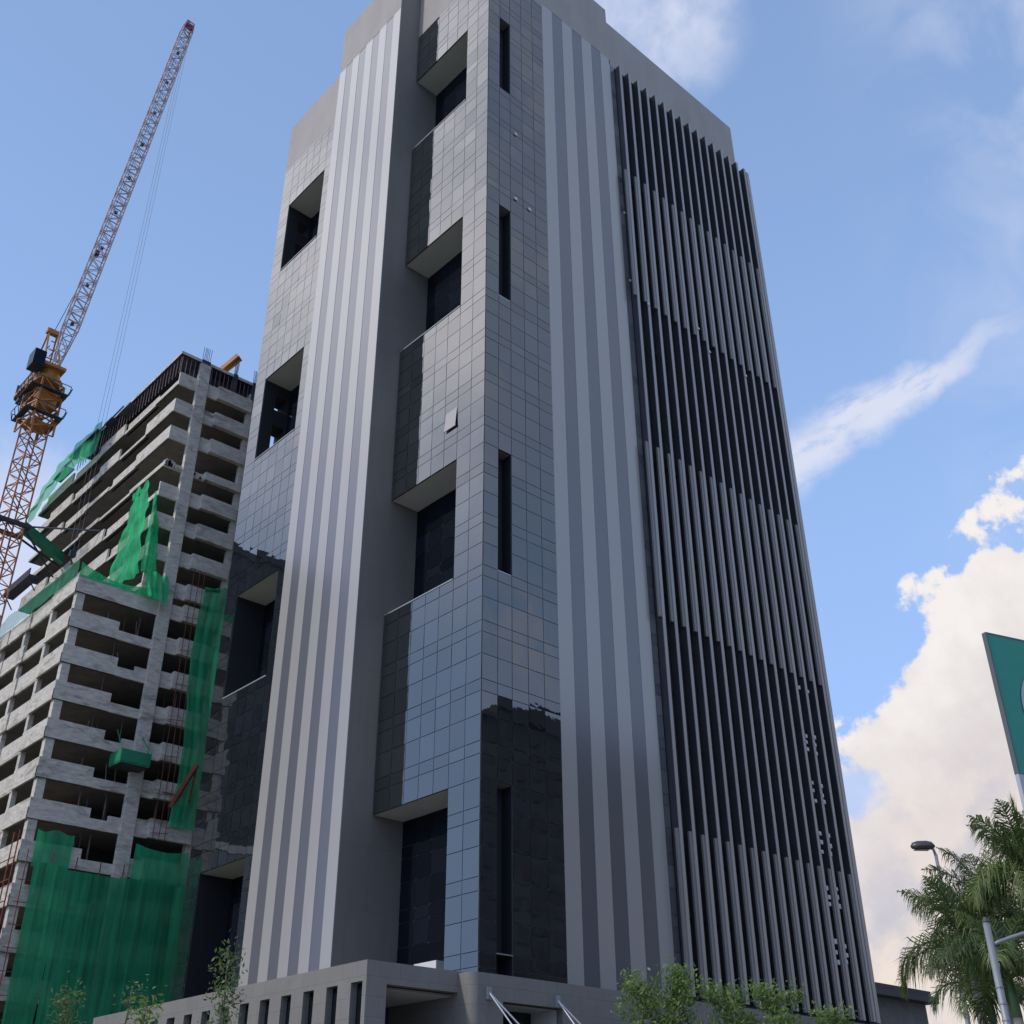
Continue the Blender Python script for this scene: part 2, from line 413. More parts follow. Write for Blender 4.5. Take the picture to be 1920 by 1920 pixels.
# ------------------------------------------------------------------ office tower
F0, FH = 23.63, 3.88                     # a floor line and the storey height
ZB, ZT = 10.3, 97.7                      # foot and head of the curtain wall
OPEN = [(8.0, 21.4), (35.3, 44.7), (58.6, 67.95), (81.85, 91.2)]
tower = thing('office_tower', (0, 0, 0), 'tall grey office tower with corner glass, striped piers and long vertical fins', 'office tower')


def zlines(z0, z1):
    out = [z0]
    k = -6
    while True:
        f = F0 + FH * k
        if f > z1 + 5: break
        for z in (f, f + 1.65, f + 3.11):
            if z0 + 0.25 < z < z1 - 0.25: out.append(z)
        k += 1
    out.append(z1)
    return out


def curtain(name, axis, plane, us, z0, z1, holes, material, tilt=0.25, parent=tower, odd=None):
    """panes in a plane; axis 'x' = plane x (faces -x, u runs along y), 'y' = plane y (faces -y, u along x)"""
    mb = MB(); jb = MB()
    zs = zlines(z0, z1)
    hz = sorted(set(zs + [h for (_, _, a, b) in holes for h in (a, b) if z0 < h < z1]))
    zs = [hz[0]]
    for z in hz[1:]:
        if z - zs[-1] > 0.3: zs.append(z)
    J = 0.021
    for i in range(len(us) - 1):
        for j in range(len(zs) - 1):
            ua, ub, za, zb = us[i], us[i + 1], zs[j], zs[j + 1]
            um, zm = (ua + ub) / 2, (za + zb) / 2
            if any(h[0] < um < h[1] and h[2] < zm < h[3] for h in holes): continue
            t1 = R_(random.gauss(0, tilt)); t2 = R_(random.gauss(0, tilt))
            spand = (zb - za) < 1.0
            tone = random.uniform(0.25, 0.8) - (0.15 if spand else 0)
            if random.random() < 0.06: tone = random.uniform(0.9, 1.6)
            pts = []
            for (u, z) in ((ua + J, za + J), (ub - J, za + J), (ub - J, zb - J), (ua + J, zb - J)):
                off = (u - um) * t1 + (z - zm) * t2
                pts.append((plane - 0.02 + off, u, z) if axis == 'x' else (u, plane - 0.02 + off, z))
            if axis == 'x': pts.reverse()
            mb.face(pts, tone)
            w_ = 0.0
            if axis == 'x': jb.box(plane + 0.03, ua - w_, za, plane + 0.09, ub + w_, zb)
            else: jb.box(ua - w_, plane + 0.03, za, ub + w_, plane + 0.09, zb)
    o = mb.build(name, material, parent)
    j = jb.build('glazing_frame', 'glazing_joint', o)
    j.matrix_parent_inverse = o.matrix_world.inverted()
    return o


# front glass box, left-hand face (plane x = 0)
YS = [0.0, 1.45, 2.9, 4.36, 5.82, 7.28, 8.74, 10.45]
curtain('curtain_wall', 'x', 0.0, YS, ZB, ZT, [(2.9, 10.5, a, b) for a, b in OPEN], 'curtain_glass')
# right-hand face (plane y = 0)
XS = [0.0, 1.28, 2.48, 3.86, 5.24, 6.62]
curtain('curtain_wall', 'y', 0.0, XS, ZB, ZT, [(1.28, 2.48, a, b) for a, b in OPEN], 'side_glass', 0.22)
curtain('glass_strip', 'y', 0.0, [16.0, 16.62], ZB, 97.4, [], 'strip_glass', 0.4)
# left wing glass
YW = [20.95, 22.4, 23.85, 25.3, 26.65, 28.0, 29.35, 30.7, 32.05, 33.9]
curtain('curtain_wall', 'x', -0.4, YW, ZB, ZT, [(25.3, 32.05, a, b) for a, b in OPEN], 'curtain_glass')

# dark bodies behind the glass
b = MB()
b.box(2.55, 1.2, 0, 16.8, 31.9, 97.6); b.box(16.8, 0.1, 0, 37.2, 31.9, 97.6)
b.box(2.48, 0.1, 8, 16.8, 1.2, 97.6)
b.box(0.1, 0.1, 8, 1.28, 2.9, 97.6)
b.box(1.28, 1.2, 8, 2.55, 2.9, 97.6)
zprev = None
solids = []
lo = 8.0
for a, c in OPEN:
    if a > lo + 0.1: solids.append((lo, a))
    lo = c
solids.append((lo, 97.6))
for a, c in solids:
    b.box(1.28, 0.1, a, 2.48, 1.2, c)
b.box(2.55, 31.9, 0, 16, 33.8, 97.6)
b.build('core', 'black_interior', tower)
# glazed infill of the front recess and wing (solid storeys between the openings) with pale soffits
for (x0, y0, y1, nm) in ((0.1, 2.9, 10.46, 'overhang'), (-0.3, 25.3, 32.05, 'overhang')):
    for a, c in solids:
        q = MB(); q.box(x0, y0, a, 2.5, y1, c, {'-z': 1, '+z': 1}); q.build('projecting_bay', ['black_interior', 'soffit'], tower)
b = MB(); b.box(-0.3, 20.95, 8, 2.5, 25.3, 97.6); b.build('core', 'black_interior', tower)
# wing end wall, pierced beside each opening
for a, c in OPEN: pass
q = MB()
q.box(-0.3, 32.05, 8, 0.9, 33.85, 97.6); q.box(2.2, 32.05, 8, 2.55, 33.85, 97.6)
zc = 8.0
for a, c in OPEN[2:]:
    q.box(0.9, 32.05, zc, 2.2, 33.85, a + 0.9)
    q.box(0.9, 32.05, a + 4.7, 2.2, 33.85, a + 6.4)
    zc = a + 8.0
q.box(0.9, 32.05, zc, 2.2, 33.85, 97.6)
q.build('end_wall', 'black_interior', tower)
# dark recessed glazing at the back of the openings, with mullions
for (y0, y1) in ((2.9, 10.46), (25.3, 32.05)):
    for a, c in OPEN:
        n = 5; us = [y0 + (y1 - y0) * i / n for i in range(n + 1)]
        curtain('recessed_glazing', 'x', 2.44, us, max(a, ZB), c, [], 'dark_glass', 0.5)
for (a, c) in OPEN:     # sills
    if a > 10:
        q = MB(); q.box(-0.06, 2.95, a - 0.02, 0.5, 10.4, a + 0.07); q.build('sill', 'lamp_grey', tower)
        q = MB(); q.box(-0.47, 25.35, a - 0.02, 0.3, 32.0, a + 0.08); q.build('sill', 'lamp_grey', tower)
# thin dark slot windows on the right face
for (a, c) in OPEN:
    z0 = max(a, 12.0)
    q = MB(); q.box(1.30, 0.9, z0, 2.46, 1.0, c); q.box(1.30, 0.0, c - 0.02, 2.46, 0.9, c, {'-z': 1}); q.box(1.28, 0.02, z0 - 0.04, 2.50, 0.9, z0 + 0.03, {'+z': 1, '-y': 2})
    q.build('slot_window', ['black_interior', 'fin_light', 'steel'], tower)
q = MB(); q.face([(-0.16, 3.0, 47.6), (-0.16, 4.25, 47.6), (-0.03, 4.25, 49.2), (-0.03, 3.0, 49.2)][::-1]); q.box(-0.17, 2.98, 47.55, -0.1, 4.27, 47.62)
q.build('open_window', 'pane_reflection', tower)

# striped pier (left) : plane x = -2.33
PX = -2.33
q = MB(); q.box(PX + 0.06, 10.5, 6, 2.5, 20.9, 106.9, {'-y': 1, '-x': 0}); q.build('pier_body', ['light_panel', 'pier_side'], tower)
bw = (20.9 - 10.5) / 9
for i in range(9):
    y0 = 10.5 + i * bw
    if i % 2: z = MB(); z.box(PX + 0.02, y0, 10, PX + 0.055, y0 + bw, 100.2); z.build('dark_stripe', 'dark_stripe', tower)
    else: z = MB(); z.box(PX, y0, 10, PX + 0.055, y0 + bw, 100.2); z.build('light_stripe', 'light_panel', tower)
z = MB(); z.box(PX, 10.5, 100.21, PX + 0.055, 20.9, 107.0); z.build('pier_head', 'parapet_panel', tower)
# striped wall (right) : plane y = 0
q = MB(); q.box(6.62, 0.06, 8, 16.0, 0.9, 97.6); q.build('striped_wall_body', 'light_panel', tower)
sw = (16.0 - 6.62) / 7
for i in range(7):
    x0 = 6.62 + i * sw
    if i % 2: z = MB(); z.box(x0, 0.02, 10, x0 + sw, 0.055, 98.2); z.build('dark_stripe', 'dark_stripe', tower)
    else: z = MB(); z.box(x0, 0.0, 10, x0 + sw, 0.055, 98.2); z.build('light_stripe', 'light_panel', tower)
# parapets
q = MB()
q.box(0.0, 0.0, 98.21, 15.9, 0.35, 106.0); q.box(0.0, 0.35, 97.7, 0.35, 10.5, 106.0)
q.box(-0.02, -0.02, 97.70, 6.62, 0.0, 98.2)
q.box(15.55, 0.35, 98, 15.9, 20, 106.0)
q.build('parapet', 'parapet_panel', tower)
q = MB(); q.box(15.9, 0.0, 97.45, 36.2, 0.35, 104.0); q.box(35.85, 0.35, 97.45, 36.2, 33.5, 104.0)
q.build('parapet', 'parapet_panel', tower)
q = MB(); q.box(-0.4, 20.9, 97.7, -0.05, 33.9, 104.9); q.box(-0.05, 33.55, 97.7, 36.2, 33.9, 104.9)
q.build('parapet', 'parapet_panel', tower)
q = MB(); q.box(0.3, 0.3, 97.6, 36, 33.6, 98.1); q.build('roof', 'facade_roof', tower)
# wall behind the fins, floor lines and end edge
q = MB(); q.box(16.76, 0.05, 10, 37.2, 0.1, 97.5)
for k in range(-3, 20):
    f = F0 + FH * k
    q.box(16.8, 0.0, f - 0.35, 37.2, 0.05, f, {'-y': 1})
q.build('recessed_glazing', ['fin_dark', 'black_interior'], tower)
q = MB(); q.box(37.0, -0.68, 11.0, 37.45, 0.4, 97.0); q.box(37.2, 0.4, 8, 37.45, 33.8, 97.5); q.build('end_fin', 'fin_front', tower)
BANDS = [(11.05, 21.3, 1), (21.3, 36.6, 0), (36.6, 51.9, 1), (51.9, 67.2, 0), (67.2, 82.5, 1), (82.5, 97.35, 0)]
for i in range(16):
    x0 = 16.62 + i * 1.33
    q = MB()
    q.box(x0 + 0.06, -0.65, 11.05, x0 + 0.36, -0.60, 97.35)
    for (a, c, lt) in BANDS:
        m_ = 1 if lt else 2
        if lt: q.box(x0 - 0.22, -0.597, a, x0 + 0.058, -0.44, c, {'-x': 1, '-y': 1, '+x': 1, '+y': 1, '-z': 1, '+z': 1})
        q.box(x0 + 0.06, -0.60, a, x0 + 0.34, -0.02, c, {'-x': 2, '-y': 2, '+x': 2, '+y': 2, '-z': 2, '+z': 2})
    q.build('fin', ['fin_front', 'fin_light', 'fin_dark'], tower)
for k in range(-2, 4):
    for dx in (0.0, 1.15):
        f = F0 + FH * k
        for i_ in range(3 if k < 3 else 1):
            q = MB(); xx = 32.95 + dx + random.uniform(-.08, .08); zz = f + 0.2 - i_ * 0.62 + random.uniform(-.1, .1)
            q.box(xx, -0.68, zz - 0.24, xx + random.uniform(.2, .36), -0.05, zz + random.uniform(.0, .1)); q.build('vent_box', 'sign_grey', tower)
for (x, z) in ((3.07, 77.3), (3.02, 69.7), (4.54, 69.55)):  # small white squares just off the glass
    q = MB(); q.box(x - .14, -0.12, z - .12, x + .14, -0.06, z + .12); q.build('white_dot', 'white_paint', tower)
for (x, z) in ((16.5, 77.3), (16.6, 69.2), (18.0, 66.9), (24.9, 68.0), (26.2, 66.0), (31.5, 66.0)):  # more small white squares along the fins
    q = MB(); q.box(x - .09, (-0.76 if x > 16.7 else -0.12), z - .1, x + .09, (-0.66 if x > 16.7 else -0.03), z + .1); q.build('white_dot', 'white_paint', tower)

# ------------------------------------------------------------------ podium (part of the same building)
pod = thing('podium_building', (-8, -1.2, 0), 'low grey stone podium with narrow slot windows at the foot of the glass tower', 'podium')
slots = [-0.9 + 2.07 * k for k in range(14)]
q = MB()
q.box(-8, -1.2, 0, -7.5, -0.9, 10.6)
for i, y in enumerate(slots):
    y1 = slots[i + 1] if i + 1 < len(slots) else 28.4
    q.box(-8, y, 9.68, -7.5, y + 0.95, 10.6)
    q.box(-8, y, 0, -7.5, y + 0.95, 1.0)
    q.box(-8, y + 0.95, 0, -7.5, y1, 10.6)
q.box(-8, 28.4, 0, -7.5, 29.0, 10.6)
q.build('side_wall', 'podium_stone', pod)
for y in slots:
    z = MB(); z.box(-7.62, y + 0.002, 1.002, -7.52, y + 0.948, 9.678); z.build('slot_window', 'dark_glass', pod)
q = MB(); q.box(-7.5, 5.0, 10.0, 2.5, 29, 10.35); q.box(-7.5, -1.18, 10.1, 2.4, 5.0, 10.35); q.build('podium_roof', 'podium_stone', pod)
q = MB(); q.box(-7.498, -1.2, 0, -6.8, -0.7, 9.6); q.box(-7.498, -1.2, 9.6, -2.0, -0.7, 10.6); q.build('portal_frame', 'podium_stone', pod)
q = MB(); q.box(-6.8, -0.7, 9.45, -2.0, 5.0, 9.55, {'-z': 1}); q.build('porch_ceiling', ['podium_stone', 'soffit'], pod)
q = MB(); q.box(-7.4, 4.8, 0, 2.0, 5.0, 9.45); q.build('porch_back_wall', 'facade_roof', pod)
# front block with rounded corner
q = MB()
pts = []
R0 = 0.55
for k in range(9):
    a = R_(180 + 90 * k / 8)
    pts.append((-2.35 + R0 + R0 * math.cos(a), -2.3 + R0 + R0 * math.sin(a)))
zt = 10.5
outline = pts + [(-0.3, -2.3)]
for (x0, y0), (x1, y1) in zip(outline, outline[1:]):
    q.face([(x0, y0, 0), (x1, y1, 0), (x1, y1, zt), (x0, y0, zt)])
q.face([(-2.35, 4.6, 0), (pts[0][0], pts[0][1], 0), (pts[0][0], pts[0][1], zt), (-2.35, 4.6, zt)])
q.face([(x, y, zt) for x, y in outline] + [(-0.3, 4.6, zt), (-2.35, 4.6, zt)])
q.face([(-0.3, -2.3, 0), (-0.3, 0.8, 0), (-0.3, 0.8, 9.25), (-0.3, -2.3, 9.25)])
q.build('rounded_corner', 'podium_stone', pod)
q = MB(); q.box(-0.3, -2.3, 9.25, 3.9, -1.9, zt); q.box(3.9, -2.3, 0, 38.0, -1.9, zt); q.box(-0.3, -1.9, 10.2, 37.6, 0.0, zt - 0.01, {})
q.build('front_wall', 'podium_stone', pod)
q = MB(); q.box(-0.28, -1.9, 9.2, 3.9, 1.0, 9.3, {'-z': 1}); q.box(-0.3, 0.8, 0, 1.6, 1.0, 9.2); q.box(1.6, 0.8, 0, 3.9, 1.0, 9.2, {'-y': 1}); q.box(3.85, -1.9, 0, 3.9, 0.8, 9.2, {'-x': 1})
q.build('entrance_recess', ['black_interior', 'soffit'], pod)
q = MB(); q.box(1.6, 5.6, 10.4, 2.4, 7.7, 12.35); q.build('roof_upstand', 'white_paint', pod)
# glass canopy hung on rods
q = MB(); q.box(-1.6, -6.2, 5.1, 8.0, -2.3, 5.16); q.build('canopy_glass', 'dark_glass', pod)
for (ax, ex) in ((-1.3, (-0.3, 1.2)), (3.5, (4.15, 5.9))):
    for e in ex:
        q = MB(); q.bar((ax, -2.36, 9.6), (e, -6.0, 5.2), 0.045, 8); q.build('tie_rod', 'rod_steel', pod)
    q = MB(); q.box(ax - 0.16, -2.42, 9.25, ax + 0.16, -2.30, 9.85); q.build('rod_bracket', 'lamp_grey', pod)

# ------------------------------------------------------------------ unfinished concrete block
con = thing('concrete_frame_building', (-9, 46.5, 0), 'unfinished grey concrete high-rise with open floors and green safety nets', 'building under construction')
FP = 3.45
YF = 46.5
XR = 6.2
rc = random.Random(3)


def edge_panel(mb, x0, y0, z0, x1, y1, z1): mb.box(x0, y0, z0, x1, y1, z1)


# lower block
for k in range(14):
    zt = 49.5 - FP * k
    q = MB()
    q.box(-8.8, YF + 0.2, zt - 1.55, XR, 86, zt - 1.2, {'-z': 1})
    # street face
    q.box(-9, YF, zt - 1.7, -4.2 + rc.uniform(-.4, .4) if k else -1.0, YF + 0.2, zt)
    q.box(-9, YF + 0.004, zt - 1.7, -1.0, YF + 0.2, zt - 0.82)
    if k % 2 == 0: q.box(-2.2, YF + 0.002, zt - 0.83, -1.0, YF + 0.2, zt - 0.35)
    q.box(0.2, YF, zt - 1.65, 1.4, YF + 0.2, zt - 0.1)
    q.box(1.4, YF - 0.55, zt - 1.65, 5.5, YF - 0.35, zt); q.box(1.4, YF - 0.35, zt - 1.65, 1.6, YF + 0.2, zt); q.box(1.6, YF - 0.35, zt - 1.5, 5.5, YF + 0.2, zt - 1.3)
    # flank
    y = YF
    i = 0
    while y < 86:
        off = (0.0, 0.22, 0.08)[i % 3]
        y2 = y + 5.4
        if not (k >= 11 and i % 2):
            q.box(-9 + off, y + 0.22, zt - 1.7, -8.8 + off, y2 + 0.12, zt - (0 if rc.random() < .9 else .8))
        y = y2; i += 1
    q.build('floor_band', ['concrete', 'shaded_slab'], con)
q = MB(); q.box(-1.0, YF - 0.28, 0, 0.2, YF + 0.25, 78.0); q.build('column', 'concrete', con)
q = MB(); q.box(-8.75, YF + 0.2, 0, -8.0, YF + 0.9, 48.0); q.build('column', 'concrete', con)
q = MB(); q.box(5.3, YF - 0.1, 0, 6.2, YF + 0.6, 77.0); q.build('column', 'concrete', con)
for j in range(6):
    q = MB(); q.box(-8.72, 52.2 + 6.4 * j, 0, -8.3, 52.8 + 6.4 * j, 48.0); q.build('column', 'concrete', con)
q = MB(); q.box(-4.6, 53.5, 0, 5.6, 82, 49.0); q.box(0.5, 53.5, 49.0, 5.6, 80, 77.5); q.build('core_wall', 'core_shade', con)
q = MB(); q.box(5.7, 47.3, 0, 6.0, 80, 77.0); q.build('cross_wall', 'core_shade', con)
# upper block
for k in range(8):
    zt = 75.9 - FP * k
    q = MB()
    y1 = 84 - (1.5 if k == 3 else 0) - k * 0.3
    bare = (k == 3)
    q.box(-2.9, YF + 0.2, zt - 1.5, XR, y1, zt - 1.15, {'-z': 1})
    h = 0.0 if not bare else 0.9
    q.box(-3.0, YF, zt - 1.6, -1.0, YF + 0.2, zt - h)
    q.box(0.2, YF, zt - 1.6, 1.4, YF + 0.2, zt - h)
    q.box(1.4, YF - 0.5, zt - 1.6, 5.5, YF - 0.3, zt - h * 0.8); q.box(1.4, YF - 0.3, zt - 1.6, 1.6, YF + 0.2, zt - h * 0.8); q.box(1.6, YF - 0.3, zt - 1.45, 5.5, YF + 0.2, zt - 1.25)
    y = YF + 0.21; i = 0
    while y < y1:
        y2 = min(y + rc.choice((5.2, 6.4, 7.6)), y1)
        off = (0.0, 0.35)[i % 2]
        full = 0 if (not bare and rc.random() < 0.72) else 1.0
        q.box(-3.0 + off, y, zt - 1.5, -2.8 + off, y2 - 0.02, zt - full)
        y = y2; i += 1
    q.build('floor_band', ['concrete', 'shaded_slab'], con)
# top deck: formwork, props, projecting platforms
q = MB(); q.box(-3.3, YF - 0.15, 78.15, XR, 73, 78.5, {'-z': 1, '-y': 0}); q.build('roof_deck', ['concrete', 'formwork'], con)
q = MB(); q.box(-1.2, YF + 1.2, 75.9, XR, 72, 78.1); q.build('formwork', 'formwork', con)
q = MB()
for i in range(18):
    x = -3.0 + i * 0.5; q.bar((x, YF + 0.05, 75.8), (x, YF + 0.05, 78.15), 0.045)
for i in range(34):
    y = YF + 0.3 + i * 0.78; q.bar((-3.05, y, 75.8), (-3.05, y, 78.15), 0.045)
q.build('shoring_props', 'prop_steel', con)
for (x0, x1) in ((-0.9, 0.1), (3.0, 3.5), (5.4, 6.1)):
    q = MB(); q.box(x0, YF - 0.2, 75.9, x1, YF + 0.5, 78.6)
    for i in range(6):
        xx = x0 + 0.08 + (x1 - x0 - 0.16) * i / 5
        q.bar((xx, YF, 78.4), (xx + rc.uniform(-.1, .1), YF, 80.4), 0.03)
    q.build('column_form', 'formwork', con)
q = MB(); q.bar((1.5, YF + 3, 78.6), (3.4, YF + 0.3, 81.6), 0.34); q.bar((1.9, YF + 3, 78.5), (3.8, YF + 0.3, 81.3), 0.16)
q.build('steel_beam', 'crane_orange', con)
q = MB()
for (a, c, z) in ((66, 74, 78.0), (57, 60, 77.0), (74, 78, 76.6), (62, 64, 77.6)):
    q.box(-3.9, a, z, -2.9, c, z + 0.18)
for i in range(5): q.bar((-3.9, 66 + i * 2, 78.1), (-3.0, 66 + i * 2, 77.0), 0.05)
q.bar((-3.5, 60, 78.4), (-3.5, 76, 77.8), 0.09)
q.build('edge_platform', 'formwork', con)
q = MB(); q.box(-4.2, 77.5, 63.0, -2.95, 85.5, 63.2); q.box(-4.2, 77.5, 63.2, -4.1, 85.5, 64.0); q.bar((-4.1, 78, 63), (-3, 78, 61.5), 0.08); q.bar((-4.1, 85, 63), (-3, 85, 61.5), 0.08)
q.build('catch_platform', 'formwork', con)


def sheet(name, material, P, nu, nv, amp, label=None, seed=1, fu=6.0, fv=1.0):
    """P(u,v) -> point on the sheet, n -> outward unit normal; a gently folded cloth"""
    rr = random.Random(seed); ph = [rr.uniform(0, 6.28) for _ in range(6)]
    q = MB(); idx = {}
    for j in range(nv + 1):
        for i in range(nu + 1):
            u, v = i / nu, j / nv
            p, n = P(u, v)
            d = amp * (math.sin(fu * 6.28 * u + ph[0] + 1.5 * math.sin(3 * v + ph[1])) * 0.5 + math.sin(fu * 13.1 * u + ph[2] + 2 * v) * 0.3 + math.sin(fv * 6.28 * v + ph[3] + 3 * u) * 0.35)
            idx[(i, j)] = len(q.v); q.v.append(tuple(Vector(p) + Vector(n) * d))
    for j in range(nv):
        for i in range(nu):
            q.f.append((idx[(i, j)], idx[(i + 1, j)], idx[(i + 1, j + 1)], idx[(i, j + 1)])); q.mi.append(0); q.tone.append(0.5)
    return q.build(name, material, con, smooth=True, label=label)


NY = (0, -1, 0); NX = (-1, 0, 0)
sheet('safety_net', 'net_green', lambda u, v: ((2.9 + 2.9 * u + 0.3 * math.sin(7 * v), YF - 0.85, 28.3 + 24.4 * v - (1.0 * (1 - u) if v > 0.97 else 0)), NY), 24, 60, 0.16, seed=2, fu=2, fv=7)
sheet('safety_net', 'net_green', lambda u, v: ((-3.55 - 0.5 * math.sin(3.1 * u), 65.5 + 20 * u, 75.0 + 4.2 * v - (2.2 * u * u) - 1.2 * (u if v > .5 else 0)), NX), 50, 10, 0.22, seed=4, fu=4)
sheet('safety_net', 'net_bright', lambda u, v: ((-3.3 - 0.3 * math.sin(5 * v), 47.0 + 7.0 * u * (0.4 + 0.6 * (1 - v)) + 3.2 * v * v, 51.8 + 12.3 * v - (1.3 * abs(math.sin(6 * u)) if v > 0.9 else 0)), NX), 26, 40, 0.35, 'bright green net bunched into a hanging drape', seed=5, fu=2, fv=4)
sheet('safety_net', 'net_bright', lambda u, v: ((-3.5 + 1.5 * u * (1 - 0.4 * v), YF - 0.35, 51.6 + 9.0 * v - 3.6 * u * v), NY), 14, 30, 0.25, seed=6, fu=1.4, fv=4)
sheet('safety_net', 'net_thin', lambda u, v: ((-9.12, YF + 0.2 + 28 * u, 49.3 + 1.9 * v - 0.2 * math.sin(40 * u) * v), NX), 60, 6, 0.10, seed=7, fu=8)
sheet('safety_net', 'net_bright', lambda u, v: ((-9.0 + 7.8 * u, YF - 0.12, 49.3 + (1.4 - 0.9 * math.sin(3.14 * u)) * v), NY), 30, 6, 0.08, seed=8, fu=4)
sheet('safety_net', 'net_bright', lambda u, v: ((-3.0 + 2.3 * u, YF - 0.5 - 1.0 * (1 - v), 48.6 + 3.2 * v), NY), 20, 10, 0.35, seed=18, fu=2)
sheet('safety_net', 'net_green', lambda u, v: ((-7.95 + 3.1 * u, YF - 0.2, 23.3 + 3.0 * v - 0.15 * math.sin(9 * u) * v), NY), 16, 10, 0.06, seed=9, fu=1)
sheet('safety_net', 'net_green', lambda u, v: ((0.35 + 5.0 * u, YF - 0.72, 23.2 + (3.2 - 0.35 * math.sin(3.14 * u)) * v), NY), 20, 10, 0.08, seed=10, fu=2)
sheet('safety_net', 'net_deep', lambda u, v: ((-7.9 + 2.6 * u * (0.80 + 0.22 * v), YF - 0.80, 0 + 23.6 * v), NY), 14, 50, 0.07, 'dark green net hanging over the lowest floors beside the slit', seed=11, fu=1.5, fv=2)
sheet('safety_net', 'net_deep', lambda u, v: ((-5.45 + 4.9 * (u - (1 - u) * 0.0 + 0.02 * (1 - v)), YF - 0.85, 0 + 23.3 * v), NY), 24, 50, 0.07, seed=12, fu=1.3, fv=2)
sheet('safety_net', 'net_deep', lambda u, v: ((-0.65 + 6.6 * u, YF - 0.9, 0 + 23.4 * v), NY), 30, 50, 0.08, seed=13, fu=1.7, fv=2)
# scaffold poles behind the big nets and up the corner
q = MB()
for i in range(8):
    x = -8.5 + 2.05 * i
    q.bar((x, YF - 0.6, 0), (x, YF - 0.6, 24.5), 0.05)
for j in range(14): q.bar((-8.9, YF - 0.6, 1.7 * j), (6.2, YF - 0.6, 1.7 * j), 0.04)
for i in range(2): q.bar((-9.35, YF - 0.2 + i * 1.2, 0), (-9.35, YF - 0.2 + i * 1.2, 26), 0.06)
for j in range(15): q.bar((-9.4, YF - 0.3, 1.7 * j), (-9.4, YF + 9, 1.7 * j), 0.045)
q.build('scaffold', 'rust', con)
q = MB()
for x in (1.7, 2.3, 2.85): q.bar((x, YF - 0.75, 27), (x, YF - 0.75, 53.5), 0.03)
for j in range(8): q.bar((1.5, YF - 0.7, 27.5 + FP * j), (3.1, YF - 0.7, 27.7 + FP * j), 0.03)
q.build('hoist_cables', 'rust', con)
# green debris platform on the street face
q = MB()
q.box(-3.0, YF - 2.3, 32.5, -0.3, YF - 0.05, 32.62, {'-z': 1}); q.box(-3.0, YF - 2.35, 32.62, -0.3, YF - 2.3, 33.7); q.box(-3.05, YF - 2.3, 32.62, -3.0, YF - 0.05, 33.7); q.box(-0.3, YF - 2.3, 32.62, -0.25, YF - 0.3, 34.0)
q.bar((-3.0, YF - 2.3, 33.7), (-2.8, YF, 36), 0.05); q.bar((-0.3, YF - 2.3, 33.7), (-0.5, YF, 36), 0.05)
q.build('loading_platform', ['green_paint', 'formwork'], con)
q = MB(); q.bar((4.2, YF - 2.2, 33.8), (3.0, YF - 0.6, 30.0), 0.25); q.bar((2.0, YF - 0.7, 31.2), (4.0, YF - 0.7, 31.2), 0.06); q.bar((4.2, YF - 2.2, 33.8), (4.4, YF - 1.2, 30.5), 0.1)
q.build('rusty_chute', 'rust', con)
# loose stairs, parapets and stains on bare floor
for i in range(26):
    q = MB(); x = rc.uniform(-3, 5.2); z = rc.choice((64.1, 64.2)); q.box(x, YF - 0.12, z - 0.1, x + rc.uniform(.1, .5), YF + 0.1, z + rc.uniform(.1, .7)); q.build('rubble', 'concrete', con)
for i in range(8):
    q = MB(); x = rc.uniform(-6, -2); k = rc.choice(range(1, 8)); z = 49.5 - FP * k - 0.83; q.bar((x, YF + 0.1, z), (x + rc.uniform(-.2, .2), YF + 0.1, z + 1.4), 0.04); q.build('loose_rebar', 'shaded_slab', con)

for i in range(46):
    k = rc.randrange(0, 12); zt = 49.5 - FP * k; x = rc.choice((rc.uniform(-7.6, -1.4), rc.uniform(0.4, 2.8))); yy = YF + rc.uniform(0.5, 3.0)
    q = MB(); q.bar((x, yy, zt - 3.45 - 1.2), (x + rc.uniform(-.06, .06), yy, zt - 1.55), 0.035 if i % 3 else 0.07); q.build('shoring_prop', 'prop_steel', con)

# far glass block peeping out left of the unfinished block
fg = thing('glass_office_block', (-22, 60, 0), 'bluish glass block at the left edge beyond the unfinished high-rise', 'building')
q = MB(); q.box(-30, 62, 0, -13.2, 80, 31.5); q.build('curtain_wall', 'side_glass', fg)
q = MB()
for i in range(9): q.box(-30.05 + i * 2.1, 61.9, 0, -29.9 + i * 2.1, 62.0, 31.5)
for j in range(9): q.box(-30, 61.92, 3.5 * j, -13.2, 62.0, 3.5 * j + 0.3)
q.build('mullion', 'lamp_grey', fg)
q = MB(); q.box(-30.2, 61.8, 31.5, -13.0, 80.2, 32.3); q.build('roof_edge', 'white_paint', fg)

# ------------------------------------------------------------------ tower crane
CX, CY = -10.55, 66.6
cr = thing('tower_crane', (CX, CY, 0), 'tall luffing tower crane with orange mast and long lattice jib beside the unfinished block', 'crane')


